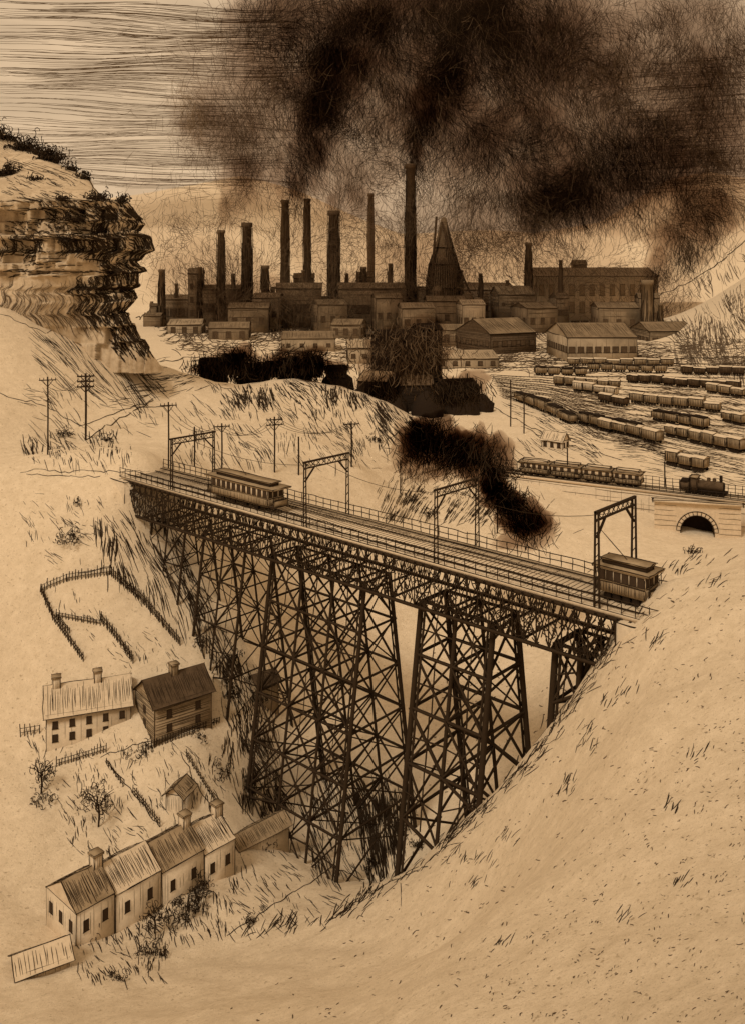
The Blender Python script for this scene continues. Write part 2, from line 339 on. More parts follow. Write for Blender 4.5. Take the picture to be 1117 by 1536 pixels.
def train(p0,p1,n,**k):
    a=hp(*p0);b=hp(*p1); u=(b-a)[:2]; D=np.linalg.norm(u); u=u/D
    for i in range(n):
        q=a+(b-a)*((i+.5)/n); freight_car(q[:2],u,h(q[0],q[1])+.2,L=D/n*.9,Hh=rng.uniform(1.8,2.6),**k)
train((945,605),(1080,620),6,er=.14); train((860,587),(925,596),4,er=.14,m=WALL)
train((1000,655),(1115,680),6,er=.12); train((870,634),(960,658),5,er=.12,roof=False)
train((940,574),(1110,586),9,er=.16,m=DARK); train((775,600),(860,637),5,er=.12,roof=False)
train((850,548),(1010,550),8,er=.18,m=BOARD); train((650,546),(745,544),5,er=.18,m=DARK)
train((1020,561),(1117,563),5,er=.18,m=DARK); train((980,630),(1060,646),4,er=.13,m=BOARD,roof=False); train((1060,590),(1117,597),3,er=.15,m=BOARD)
train((800,562),(880,565),4,er=.16,m=BOARD,roof=False); train((900,604),(940,612),2,er=.14,m=DARK); train((1000,697),(1060,708),3,er=.12,m=BOARD)
train((830,578),(930,583),6,er=.16,m=BOARD); train((900,645),(990,668),4,er=.12,m=BOARD); train((1085,632),(1117,640),2,er=.13); train((880,557),(1000,560),6,er=.18,m=BOARD,roof=False)
def coal_train(xs,y,d):
    for x0,x1,yt in xs:
        a=P(x0,y,d);b=P(x1,y,d); c=(a+b)/2; L=abs(x1-x0)*d/F; z=a[2]
        freight_car(c[:2],(1,.1),z,L=L,W=3.2,Hh=(y-yt)*d/F-1.2,er=.25,m=SOOT,name='coal_hopper_car',roof=False)
coal_train([(300,332,538),(334,366,532),(372,392,546),(396,420,543),(424,452,539),(456,484,537),(490,520,549)],566,238)
# ------------------------------------------------------------ embankment, tunnel
E0=P(600,690,224)[:2]; E1=P(1160,757,184)[:2]; ue=nrm(E1-E0); ve=np.array([-ue[1],ue[0]]); LE=np.linalg.norm(E1-E0); ce=(E0+E1)/2
mb=MB(); B,T=obox(mb,ce,ue,LE,7,38,52,WALL,.1)
hatch(mb,B[0],T[0],T[1],B[1],14,.06,MID,.2,.05,k=14); hatch(mb,B[0],B[1],T[1],T[0],160,.05,MID,.7)
obox(mb,ce-ve*3.3,ue,LE,.5,52.004,52.7,WALL,.1)
for s in(-3.2,3.2):
    for zz in(53.3,54.0):
        line(mb,A3(*(E0+ve*s),zz),A3(*(E1+ve*s),zz),.07,INK,.05,k=40)
    for i in range(60):
        q=E0+ue*LE*(i+.5)/60+ve*s; line(mb,A3(*q,52),A3(*q,54.1),.09)
for s in(-1.6,-.3,1.4,2.6): line(mb,A3(*(E0+ve*s),52.15),A3(*(E1+ve*s),52.15),.09,INK,k=10)
mb.obj('railway_embankment')
tp=P(1045,790,181.5); mb=MB()
c0=tp[:2]; dirp=np.array([.97,-.25]);dirp/=np.linalg.norm(dirp); vn=np.array([-dirp[1],dirp[0]])
def tpnt(a,z,o=0): q=c0+dirp*a-vn*o; return A3(q[0],q[1],z)
zb=42;R_=3.1;zc=47.2;zt=52.6; NA=14
arc=[(-R_,zb)]+[(-R_*math.cos(math.pi*i/NA),zc+R_*math.sin(math.pi*i/NA)) for i in range(NA+1)]+[(R_,zb)]
outer=[(-8,zb)]+[(-8+16*i/NA,zt) for i in range(NA+1)]+[(8,zb)]
Vt=[tpnt(*a) for a in arc]+[tpnt(*a) for a in outer]; k=len(arc)
mb.add(Vt,[[i,i+1,k+i+1,k+i] for i in range(k-1)],m=WALL)
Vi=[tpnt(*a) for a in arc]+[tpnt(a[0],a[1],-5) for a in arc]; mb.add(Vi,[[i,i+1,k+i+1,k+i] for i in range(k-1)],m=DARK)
quad(mb,tpnt(-R_,zb,-4),tpnt(R_,zb,-4),tpnt(R_,zc+R_,-4),tpnt(-R_,zc+R_,-4),SOOT)  # black sheet across the bore stands in for the darkness inside
strokes(mb,[tpnt(*a,.05) for a in arc],.12,INK); strokes(mb,[tpnt(a[0]*1.25,zc+(a[1]-zc)*1.25,.05) for a in arc[1:-1]],.1,INK)
for i in range(NA+1):
    a=arc[i+1]; line(mb,tpnt(*a,.06),tpnt(a[0]*1.25,zc+(a[1]-zc)*1.25,.06),.07)
for z_ in np.arange(43,52.5,1.0): line(mb,tpnt(-8,z_,.03),tpnt(-R_-.8,z_,.03),.05,MID,.03); line(mb,tpnt(R_+.8,z_,.03),tpnt(8,z_,.03),.05,MID,.03)
obox(mb,c0-vn*.1,dirp,16.6,1.2,zt,zt+.5,WALL,.12)
mb.obj('stone_tunnel_portal')
def coach(c,u,z,L,W=3.,er=.1,name='passenger_coach',m=BOARD):
    mb=MB();u=np.array(u[:2],float);u/=np.linalg.norm(u)
    B,T=obox(mb,c,u,L,W,z+1,z+2.0,m,er); B2,T2=obox(mb,c,u,L,W*.98,z+2.0,z+3.0,WALL,0)
    for (a,b,cc,d) in((B2[0],B2[1],T2[1],T2[0]),(B2[2],B2[3],T2[3],T2[2])): facade(mb,a,b,cc,d,1,max(4,int(L/1.3)),.7,.8,er*.7,z0=0,z1=1)
    obox(mb,c,u,L+.5,W+.4,z+3.0,z+3.3,BOARD,er); obox(mb,c,u,L*.85,W*.5,z+3.3,z+3.75,WALL,er)
    obox(mb,c,u,L*.9,W*.7,z+.6,z+.98,SOOT)
    wheels(mb,c,u,L,W,z,4,.42)
    hatch(mb,B[0],B[1],T[1],T[0],int(L*1.5),er*.6)
    return mb.obj(name)
def emb_t(px,o=-.8):
    s=(px-CX)/F; e=E0+ve*o; t=(e[0]-s*e[1])/(s*ue[1]-ue[0]); return e+ue*t
for x0,x1 in((782,825),(829,872),(876,918),(922,962)):
    a=emb_t(x0);b=emb_t(x1); coach((a+b)/2,ue,52.1,np.linalg.norm(b-a),er=.13)
def locomotive(c,u,z,L=12,er=.1,name='steam_locomotive'):
    mb=MB();u=np.array(u[:2],float);u/=np.linalg.norm(u);v=np.array([-u[1],u[0]]); c=np.array(c[:2])
    def pt(a,b,zz): q=c+u*a+v*b; return A3(q[0],q[1],zz)
    strokes(mb,[pt(-L*.15,0,z+2.2),pt(L*.40,0,z+2.2)],.95,DARK,sides=12,taper=1); strokes(mb,[pt(L*.40,0,z+2.2),pt(L*.415,0,z+2.2),pt(L*.42,0,z+2.2)],.9,SOOT,sides=12,taper=.1)
    obox(mb,pt(L*.1,0,0),u,L*.75,2.0,z+.9,z+1.3,SOOT)
    strokes(mb,[pt(L*.34,0,z+3),pt(L*.34,0,z+4.0),pt(L*.34,0,z+4.4)],.33,SOOT,sides=8,taper=1)
    for a in(.08,.2): strokes(mb,[pt(L*a,0,z+3),pt(L*a,0,z+3.5),pt(L*a,0,z+3.75)],.4,DARK,sides=8,taper=.9)
    obox(mb,pt(-L*.22,0,0),u,L*.14,2.7,z+1.1,z+3.6,DARK,er); obox(mb,pt(-L*.22,0,0),u,L*.18,3.0,z+3.6,z+3.8,BOARD,er)
    obox(mb,pt(-L*.42,0,0),u,L*.2,2.6,z+1,z+2.7,DARK,er); obox(mb,pt(-L*.42,0,0),u,L*.17,2.2,z+2.7,z+3.1,SOOT)
    wheels(mb,pt(.1,0,0),u,L,2.6,z,6,.6)
    return mb.obj(name)
a=emb_t(1022);b=emb_t(1092); locomotive((a+b)/2,ue,52.1,np.linalg.norm(b-a),.12)
# ------------------------------------------------------------ trestle bridge
RA=np.array([23.,82.]);LB=np.array([-31.,131.]);BL=np.linalg.norm(LB-RA);ub=(RA-LB)/BL;vb=np.array([-ub[1],ub[0]])
ZD=70.
def bt(px): s=(px-CX)/F; return (RA[0]-s*RA[1])/(s*(LB-RA)[1]-(LB-RA)[0])
def bc(t,o=0.,z=ZD): q=RA+(LB-RA)*t+vb*o; return A3(q[0],q[1],z)
HW=3.6
br=MB()
d0=-.06;d1=1.03
obox(br,(bc(d0)+bc(d1))[:2]/2,ub,BL*(d1-d0),HW*2,ZD-.35,ZD,WALL,.06)
for o in(-2.7,-1.2,1.2,2.7):
    for k_ in range(2): line(br,bc(d0,o+.08*k_,ZD+.1),bc(d1,o+.08*k_,ZD+.1),.05,INK,.02,k=30)
n_=150
for i in range(n_):
    t=d0+(d1-d0)*(i+.5)/n_
    if i%2: beam(br,bc(t,-HW-.3,ZD-.45),bc(t,HW+.3,ZD-.45),.2,INK)
    line(br,bc(t,-HW*rng.uniform(.4,.95),ZD+.03),bc(t,HW*rng.uniform(.4,.95),ZD+.03),.035,MID)
for o in rng.uniform(-3.4,3.4,26):
    t=rng.uniform(0,.8); line(br,bc(t,o,ZD+.03),bc(t+rng.uniform(.1,.25),o+rng.normal(0,.1),ZD+.03),.04,MID)
for s in(-1,1):
    for z_,w_ in((ZD-.5,.34),(ZD-4.9,.28),(ZD-1.6,.12)): beam(br,bc(d0+.05,s*HW,z_),bc(d1-.02,s*HW,z_),w_,INK)
    for z_ in(ZD+.55,ZD+1.15): line(br,bc(d0,s*HW,z_),bc(d1,s*HW,z_),.055,INK,.03,k=60)
    npn=56
    for i in range(npn+1):
        t=i/npn; beam(br,bc(t,s*HW,ZD-.5),bc(t,s*HW,ZD-4.9),.12,INK)
        if i<npn:
            t2=(i+1)/npn; beam(br,bc(t,s*HW,ZD-.7),bc(t2,s*HW,ZD-4.8),.1,INK); beam(br,bc(t2,s*HW,ZD-.7),bc(t,s*HW,ZD-4.8),.1,INK)
    for i in range(64):
        t=d0+(d1-d0)*i/63; line(br,bc(t,s*HW,ZD),bc(t,s*HW,ZD+1.25),.06,INK,.02)
for i in range(24):
    t=i/23; beam(br,bc(t,-HW,ZD-4.9),bc(t,HW,ZD-4.9),.18,INK); beam(br,bc(t,-HW,ZD-4.9),bc(t,HW,ZD-.8),.12,INK)
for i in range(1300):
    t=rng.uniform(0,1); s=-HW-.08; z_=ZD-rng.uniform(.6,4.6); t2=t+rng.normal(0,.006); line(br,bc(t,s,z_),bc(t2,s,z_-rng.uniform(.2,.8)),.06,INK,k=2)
groups=[[925,886,850],[757,702,650],[566,520,474,428],[388,356,326],[298,272,248]]
BAT=.15; TW=2.0
ztop=ZD-4.9; step=5.2
def leg(t,s):
    out=[]; z=ztop
    while True:
        o=s*(TW+(ztop-z)*BAT); q=bc(t,o,z)
        gz=h(q[0],q[1])
        if z<=gz+.3:
            if not out: out.append(q)
            break
        out.append(q)
        if z-step<gz+.8:
            q2=bc(t,s*(TW+(ztop-gz)*BAT),gz-.8); out.append(q2); break
        z-=step
    return out
def wb(a,b,w,jit=.12):
    beam(br,a+rng.normal(0,jit,3),b+rng.normal(0,jit,3),w*rng.uniform(.75,1.25),INK)
for gi,gp in enumerate(groups):
    ts=[bt(x) for x in gp]; f={0:1.15,1:1.15,2:.95,3:.7,4:.6}[gi]
    legs={}
    for j,t in enumerate(ts):
        edge=j in(0,len(ts)-1)
        for s in(-1,1):
            L_=leg(t,s); legs[j,s]=L_
            if len(L_)>1:
                beam(br,L_[0],L_[-1],(.46 if edge else .32)*f,INK)
                if edge and gi<3:
                    o_=A3(ub[0],ub[1],0)*(.55 if j else -.55); beam(br,L_[0]+o_,L_[-1]+o_,.2*f,INK)
                    for i in range(len(L_)-1): line(br,L_[i],L_[i]+(L_[i+1]-L_[i])*.5+o_,.05); line(br,L_[i]+(L_[i+1]-L_[i])*.5+o_,L_[i+1],.05)
        a,b=legs[j,-1],legs[j,1]
        for i in range(min(len(a),len(b))-1):
            beam(br,a[i],b[i],.2*f,INK)
            wb(a[i],b[i+1],.14*f); wb(b[i],a[i+1],.14*f)
    for j in range(len(ts)-1):
        for s in(-1,1):
            a,b=legs[j,s],legs[j+1,s]; nn=min(len(a),len(b))
            for i in range(nn):
                beam(br,a[i],b[i],.22*f,INK)
                if i<nn-1:
                    wb(a[i],b[i+1],.18*f); wb(b[i],a[i+1],.18*f)
                    if s<0:
                        wb((a[i]+b[i])/2,(a[i+1]+b[i+1])/2,.11*f); wb((a[i]+a[i+1])/2,(b[i]+b[i+1])/2,.11*f)
            for i in range(nn,max(len(a),len(b))):
                LL=a if len(a)>len(b) else b; SS=b if len(a)>len(b) else a
                beam(br,LL[i],SS[-1],.2*f,INK)
br.obj('railway_trestle_bridge')
mb=MB()
obox(mb,bc(-.035)[:2],ub,4,9,58,ZD-.4,WALL,.08); obox(mb,bc(1.03)[:2],ub,5,9,60,ZD-.4,WALL,.08); mb.obj('bridge_abutment')
def gantry(px,Hg=7.2,f=1.):
    mb=MB(); t=bt(px); w=HW-.15
    a0,a1,b0,b1=bc(t,-w,ZD),bc(t,-w,ZD+Hg),bc(t,w,ZD),bc(t,w,ZD+Hg); uu=A3(ub[0],ub[1],0)
    for o in(-.25,.25):
        beam(mb,a0+uu*o,a1+uu*o*.6,.14*f,INK);beam(mb,b0+uu*o,b1+uu*o*.6,.14*f,INK)
    for z_ in np.arange(.8,Hg,1.):
        for p in(a0,b0): line(mb,p+uu*.25+A3(0,0,z_),p-uu*.25+A3(0,0,z_-.7),.05)
    up=A3(0,0,1)
    beam(mb,a1-nrm(b1-a1)*.3,b1+nrm(b1-a1)*.3,.2*f,INK); beam(mb,a1-up*.7,b1-up*.7,.14*f,INK)
    for i in range(8):
        p=a1+(b1-a1)*i/8;q=a1+(b1-a1)*(i+1)/8; line(mb,p,q-up*.7,.05); line(mb,q,p-up*.7,.05)
    beam(mb,a1+(b1-a1)*.22-up*.7,a1-up*2.2,.15*f,INK); beam(mb,b1+(a1-b1)*.22-up*.7,b1-up*2.2,.15*f,INK)
    mb.obj('overhead_wire_gantry')
    return (a1+b1)/2-up*.7
gp=[gantry(x,hh,f) for x,hh,f in((290,6.6,1.),(490,7.2,1.),(685,7.2,.9),(923,8.2,1.2))]
mb=MB()
for a,b in zip(gp[:-1],gp[1:]):
    t=np.linspace(0,1,12)[:,None]; q=a+(b-a)*t; q[:,2]-=1.2*(1-(2*t[:,0]-1)**2); strokes(mb,q,.035,INK,taper=1)
mb.obj('overhead_wire')
def streetcar(px0,px1,o=-1.7):
    ta,tb=bt(px0),bt(px1); c=(bc(ta,o)+bc(tb,o))/2; L=np.linalg.norm(bc(ta,o)-bc(tb,o)); z=ZD+.1
    mb=MB(); W=2.6; er=.06
    B,T=obox(mb,c,ub,L*.84,W,z+.7,z+1.6,BOARD,er)
    obox(mb,c,ub,L,W*.85,z+.65,z+.8,DARK,er)
    B2,T2=obox(mb,c,ub,L*.84,W*.97,z+1.6,z+2.75,WALL,er)
    nw=max(6,int(L*.9))
    for q in((B2[0],B2[1],T2[1],T2[0]),(B2[2],B2[3],T2[3],T2[2])): facade(mb,*q,1,nw,.62,.85,er*.6,z0=.05,z1=.95)
    for q in((B2[1],B2[2],T2[2],T2[1]),(B2[3],B2[0],T2[0],T2[3])): facade(mb,*q,1,3,.55,.85,er*.6,z0=.05,z1=.95)
    obox(mb,c,ub,L*1.02,W+.3,z+2.75,z+2.95,BOARD,er); obox(mb,c,ub,L*.8,W*.5,z+2.95,z+3.35,WIN,er); obox(mb,c,ub,L*.84,W*.62,z+3.35,z+3.47,BOARD,er)
    for e in(-1,1):
        for s in(-1,1):
            p=c[:2]+ub*e*L*.49+vb*s*W*.42; line(mb,A3(*p,z+.7),A3(*p,z+2.75),.06)
        p=c[:2]+ub*e*L*.49; obox(mb,p,ub,.1,W*.85,z+.7,z+1.5,BOARD,er)
    line(mb,A3(*c[:2],z+3.4),A3(*(c[:2]-ub*2.6),z+5.6),.05)
    hatch(mb,B[0],B[1],T[1],T[0],20,er*.6); hatch(mb,B[1],B[2],T[2],T[1],10,er*.6)
    wheels(mb,c,ub,L*.8,W,z,4,.38)
    mb.obj('electric_streetcar')
streetcar(338,438); streetcar(902,985,-.2)
# ------------------------------------------------------------ poles & wires
def pole(px,pyt,pyb,arms=2,d=None,f=1.):
    b=hp(px,pyb); d=b[1]; top=b+A3(0,0,(pyb-pyt)/F*d); mb=MB(); r=1.3*d/F*f
    strokes(mb,[b-A3(0,0,.5),(b+top)/2+A3(.05,0,0),top],[r],INK,sides=6,taper=.95)
    for i in range(arms):
        z=top-A3(0,0,.5+.9*i); w=12*d/F
        beam(mb,z-A3(w,w*.3,0),z+A3(w,w*.3,0),r*1.1,INK)
        for s in(-.9,-.45,.45,.9): line(mb,z+A3(w*s,w*.3*s,0),z+A3(w*s,w*.3*s,.35),r*.5)
        line(mb,z-A3(w*.6,w*.2,0),z-A3(0,0,1.),r*.5); line(mb,z+A3(w*.6,w*.2,0),z-A3(0,0,1.),r*.5)
    mb.obj('telegraph_pole'); return top-A3(0,0,.5)
T_=[pole(72,565,682,1),pole(129,560,660,3,f=1.4),pole(253,603,705,1),pole(292,640,700,0),pole(333,635,705,1),pole(412,625,708,2),pole(448,655,712,0),pole(527,632,700,1)]
for x,a,b,k_ in((785,590,650,1),(765,570,640,0),(850,672,735,0),(996,692,745,0),(700,560,600,0),(745,735,800,0),(600,690,740,0)): T_.append(pole(x,a,b,k_,f=.8))
mb=MB()
for a,b in((0,1),(1,2),(2,4),(4,5),(5,7)):
    for s in(-1,0,1):
        A,B=T_[a]+A3(s*.9,s*.3,0),T_[b]+A3(s*.9,s*.3,0); t=np.linspace(0,1,14)[:,None]; q=A+(B-A)*t; q[:,2]-=2*(1-(2*t[:,0]-1)**2); strokes(mb,q,.35*q[:,1].mean()/F,INK,taper=1)
mb.obj('telegraph_wire')
# ------------------------------------------------------------ cliff
sy=np.array([130,185,200,235,262,280,297,303,318,335,345,375,382,392,410,430,436,452,470,500,535,560]);sx=np.array([-90,-10,8,66,128,140,158,190,196,214,206,218,200,192,207,208,190,196,180,196,218,232])
lay=np.array([300,312,331,349,356,377,392,404,411,431,440,452,471,490,515,600]); crg=np.random.default_rng(3)
loff=crg.uniform(-1.6,1.6,len(lay)+1); hsh=crg.uniform(-1,1,(64,400))
def cliff_pt(s,py):
    s=np.asarray(s,float); py=np.asarray(py,float)*np.ones_like(s); s=s*np.ones_like(py)
    d=188+np.where(py<300,(300-py)*.55,0)
    corner=np.interp(py,sy,sx); xc=(corner-CX)/F*d
    t1=np.clip((s-.75)/.1,0,1); t2=np.clip((s-.85)/.15,0,1)
    x=np.where(s<.75,-150+(xc+150-5)*(s/.75),xc-5*(1-np.sin(t1*math.pi/2)))
    li=np.searchsorted(lay,py+3*np.sin(x*.12)+2*np.sin(x*.37)); bw=3.2+1.2*np.sin(li*2.1)
    bi=np.floor((x+200)/bw+li*.37).astype(int)%400; bi2=np.floor((x+200)/1.1+li*.7).astype(int)%400
    fade=np.clip((x-(100-CX)/F*190)/9,0,1); fy=np.clip((418-py)/14,0,1)
    amp=np.where(py<300,.35,1.)*(.12+.88*np.maximum(fade,fy))
    rough=(loff[li]+hsh[li%64,bi]*1.7+hsh[(li+20)%64,bi2]*.7)*amp
    y=d+rough+1.5*np.sin(x*.25+py*.02)+5*(1-np.cos(t1*math.pi/2))+t2*110
    x=np.where(s>.85,xc*(1+(y-d)/d)-8*t2,x)
    x=x+np.where(s>.6,hsh[(li+7)%64,bi*0]*.9,0)
    z=ZC-(py-HY)/F*d
    return np.stack(np.broadcast_arrays(x,y,z),-1)
ss=np.r_[np.linspace(0,.4,20),np.linspace(.41,.85,190),np.linspace(.86,1,14)]; ys=np.linspace(560,130,240)
Sg,Yg=np.meshgrid(ss,ys); Cv=cliff_pt(Sg,Yg); kk=len(ss)
mb=MB(); ii,jj=np.meshgrid(np.arange(kk-1),np.arange(len(ys)-1)); b0=(jj*kk+ii).ravel()
mb.add(Cv,np.stack([b0,b0+1,b0+kk+1,b0+kk],1),m=ROCK)
def cstroke(s,py,ds,dpy,r=.1,m=INK,k=6):
    n_=len(s); t=np.linspace(0,1,k)[None]; S=np.asarray(s)[:,None]+np.asarray(ds)[:,None]*t+rng.normal(0,.0008,(n_,k)); Y=np.asarray(py)[:,None]+np.asarray(dpy)[:,None]*t+rng.normal(0,.6,(n_,k))
    q=cliff_pt(np.clip(S,0,.99),Y); q[...,1]-=.15; strokes(mb,q,r,m)
def s_of(px,py):
    d=188+np.where(py<300,(300-py)*.55,0); x=(px-CX)/F*d; xc=(np.interp(py,sy,sx)-CX)/F*d
    return np.where(x<xc-5,.75*(x+150)/(xc+145),.75+.1*np.clip((x-xc+5)/5,0,1))
def creg(x0,x1,y0,y1,n_,ds,dpy,r=.09,m=INK):
    x=rng.uniform(x0,x1,n_);y=rng.uniform(y0,y1,n_); cstroke(s_of(x,y),y,rng.normal(0,.3,n_)*ds+ds,rng.normal(1,.35,n_)*dpy,r,m)
creg(145,216,300,380,560,.003,14,.09); creg(150,216,380,450,440,.004,12,.1); creg(155,215,450,525,320,.005,14,.11); creg(0,150,330,350,140,.008,3,.08)  # dense dark hatching draws the shade onto the cliff's right part
creg(60,150,300,325,120,.006,8,.08); creg(0,60,350,378,110,.002,12,.08);creg(90,150,350,372,140,.002,12,.09); creg(0,130,418,480,170,.003,26,.05,MID); creg(10,120,235,300,110,.012,6,.08)
creg(120,165,412,480,160,.003,16,.1)
for yy in(312,331,349,356,377,392,404,411,431,440,471):
    n_=14; x=rng.uniform(0 if yy<415 else 140,200,n_); cstroke(s_of(x,np.full(n_,yy)),yy+rng.normal(0,3,n_),rng.uniform(.01,.04,n_),rng.normal(0,2.5,n_),.11)
q=np.array([cliff_pt(np.array(.84),np.array(y)) for y in np.linspace(205,540,90)]).reshape(-1,3); q[:,1]-=.1; strokes(mb,q,.15,INK)
mb.obj('rock_cliff')
# ------------------------------------------------------------ foliage
def bush(name,c,rad,n_,r,trunk=0.,m=INK,flat=.8):
    mb=MB(); c=np.asarray(c,float).reshape(3); top=c+A3(0,0,trunk)
    if trunk:
        strokes(mb,[c-A3(0,0,.3),c+A3(.1,0,trunk*.5),top],[r*3],INK,sides=5,taper=.8)
        for i in range(7):
            a=rng.uniform(0,6.28); e=top+A3(math.cos(a),math.sin(a),rng.uniform(.3,1))*rad*.8; strokes(mb,[top-A3(0,0,trunk*.3*rng.random()),(top+e)/2+A3(0,0,rad*.1),e],[r*1.5],INK)
    nc=9; cc=rng.normal(0,1,(nc,3)); cc=nrm(cc)*rad*rng.uniform(.3,.9,(nc,1)); cc[:,2]*=flat
    idx=rng.integers(0,nc,n_); o=top+cc[idx]+rng.normal(0,rad*.22,(n_,3)); o[:,2]=np.maximum(o[:,2],c[2])
    k=6; a0=rng.uniform(0,6.28,n_)[:,None]; t=np.linspace(0,1,k)[None]; a=a0+t*rng.uniform(1.5,4.5,(n_,1)); R=rad*rng.uniform(.07,.2,(n_,1)); ph=rng.uniform(0,3.14,n_)[:,None]
    pts=np.stack([o[:,0:1]+R*np.cos(a)*np.cos(ph),o[:,1:2]+R*np.cos(a)*np.sin(ph),o[:,2:]+R*np.sin(a)],-1); strokes(mb,pts,r,m)
    return mb.obj(name)
def cb(px,py,rpx,n_):
    c=cliff_pt(s_of(np.array(float(px)),np.array(float(py))),np.array(float(py))).reshape(3); bush('shrub',c,rpx*c[1]/F,n_,.11,flat=.55)
for a in((8,208,28,300),(30,222,30,360),(50,230,20,220),(75,240,28,380),(98,252,16,160),(120,266,16,180),(28,262,24,240),(60,270,16,100),(105,300,14,110),(150,300,20,190),(175,302,16,150),(115,330,16,130),(100,362,16,160)): cb(*a)
def gb(px,py,rpx,n_,tr=0,name='shrub'):
    c=hp(px,py); bush(name,c,rpx*c[1]/F,n_,.55*c[1]/F,tr*c[1]/F)
for a in((105,810,22,110),(215,1130,22,110),(65,1200,22,80),(300,1110,16,70),(345,1040,18,90),(385,1050,18,90),(350,985,18,80),(300,965,16,70),(275,1370,34,240),(300,1335,28,220),(225,1430,28,170),(130,1410,20,80),(180,1470,22,80),(330,1160,20,90),(370,1180,18,80),(555,1300,16,80),(630,1270,18,90),(400,1270,16,70),(375,1385,16,80),(1040,830,14,60),(640,770,20,70),(615,750,14,60),(160,660,14,60),(560,660,16,60),(150,475,16,90),(620,640,16,80),(95,650,16,60),(120,755,12,40)): gb(*a)
for a in((148,1240,30,150,34),(62,1190,24,100,30),(232,1400,22,110,24)): gb(*a,name='small_tree')
# ------------------------------------------------------------ fences
def fence(pts,hpx,gap=4.2,name='picket_fence',f=1.):
    mb=MB()
    for a,b in zip(pts[:-1],pts[1:]):
        a=np.array(a,float);b=np.array(b,float); L=np.hypot(*(b-a)); k=max(2,int(L/gap)); t=np.linspace(0,1,k)[:,None]; q=a+(b-a)*t; w=hit(q[:,0],q[:,1]); hh=hpx*w[:,1]/F
        top=w.copy(); top[:,2]+=hh*rng.uniform(.75,1.25,k); bot=w.copy(); bot[:,2]-=.1; bot[:,0]+=rng.normal(0,.06,k)
        strokes(mb,np.stack([bot,(bot+top)/2,top],1),.8*w[:,1]/F*f,INK,sides=4,taper=.9)
        for c_ in(.35,.75):
            r_=w.copy(); r_[:,2]+=hh*c_; strokes(mb,r_,.5*w[:,1].mean()/F,INK,taper=1)
    mb.obj(name)
fence([(62,888),(100,872),(165,862)],14);fence([(165,862),(215,905),(270,968)],15,3.6,f=1.2);fence([(62,888),(80,930),(125,992)],12,3.8,f=1.1)
fence([(85,926),(150,938)],10);fence([(150,930),(175,960),(200,995)],14,3.4,f=1.1);fence([(85,926),(105,950)],8)
fence([(85,1150),(160,1128)],13);fence([(215,1128),(330,1085)],12);fence([(280,1135),(330,1215)],10,5);fence([(200,1190),(240,1240)],12,4);fence([(160,1145),(185,1180)],8,5,name='wooden_steps')
fence([(300,965),(330,1010),(350,1040)],20,7,f=1.3); fence([(30,1105),(60,1100)],16,6)
# ------------------------------------------------------------ houses
p=hp(122,1120)
gabled('white_farmhouse',p[:2]+A3(-.2,3.2),(.94,.34),9.2,5.2,3.9,2.3,p[2],.05,cols=5,rows=2,ws=.55,hs=.85,chim=(-.38,.12),roofn=48,endh=5)
p=hp(252,1108)
gabled('dark_clapboard_house',p[:2]+A3(0,3.2),(.80,.6),7.2,5.4,4.2,2.1,p[2],.05,wallm=BOARD,roofm=DARK,cols=2,rows=2,ws=.6,hs=.9,chim=(.0,),roofn=40,wallh=28)
p=hp(268,1216); gabled('small_shed',p[:2]+A3(0,.8),(.3,.95),2.4,2.,1.9,.8,p[2],.05,rows=0,roofn=14,roofm=BOARD,endh=8)
a=hp(112,1418);b=hp(352,1310)
u=(b-a)[:2]; Lr=np.linalg.norm(u); u=u/Lr
for i,(f0,f1,H_) in enumerate(((0,.22,2.9),(.22,.5,3.1),(.5,.78,3.4),(.78,1.0,3.3))):
    q=a+(b-a)*(f0+f1)/2; gabled('terraced_house',q[:2]+np.array([-u[1],u[0]])*2.4,u,Lr*(f1-f0)-.12,5.2,H_,1.7,q[2]+.1,.045,cols=2,rows=1,ws=.5,hs=1.0,chim=(.42,) if i!=1 else (),roofn=40,roofm=BOARD if i in(0,2) else WALL,endh=10,ov=.04)
p=hp(62,1452); gabled('low_shed',p[:2],(.85,.5),4.0,2.6,1.0,.9,p[2],.04,rows=0,roofn=16,endh=8,roofm=WALL)
p=hp(385,1268); gabled('low_shed',p[:2]+A3(0,1),(.75,.7),6.5,2.6,1.0,.8,p[2],.04,rows=0,roofn=40,roofm=BOARD,endh=8)
p=hp(395,1040); gabled('low_shed',p[:2],(.8,.6),3.,2.6,1.8,1.,p[2],.05,rows=0,roofn=14,roofm=DARK,wallm=BOARD)
p=hp(832,672); gabled('trackside_hut',p[:2],(.8,-.6),6.,4.,2.4,2.,p[2],.09,rows=1,cols=3,roofn=12)
# ------------------------------------------------------------ steel works
def zg(py,z=50.): return (ZC-z)*F/(py-HY)
def works(name,x0,x1,yt,yb,roof=10,wallm=HZB,roofm=HZB,em=MID,depth=1.2,rows=1,cols=6,ws=5,hs=6,wallh=12,winm=DARK,ang=(1,.06),d=None,rn=18,endh=0):
    d=d or zg(yb); L=(x1-x0)*d/F; c=P((x0+x1)/2,yb,d); W_=min(L*depth,45)
    Hh=(yb-yt-roof)*d/F
    er=.5*d/F
    return gabled(name,(c[0],c[1]+W_/2),ang,L,W_,Hh,roof*d/F,c[2],er,wallm=wallm,roofm=roofm,em=em,rows=rows,cols=cols,ws=ws,hs=hs,wallh=wallh,roofn=rn,base=6,winm=winm,endh=endh)
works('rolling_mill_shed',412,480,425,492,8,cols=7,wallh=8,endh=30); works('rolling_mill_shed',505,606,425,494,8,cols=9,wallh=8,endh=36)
works('rolling_mill_shed',296,362,428,488,6,cols=6,endh=28); works('engine_house',240,290,443,488,6,cols=4,endh=24)
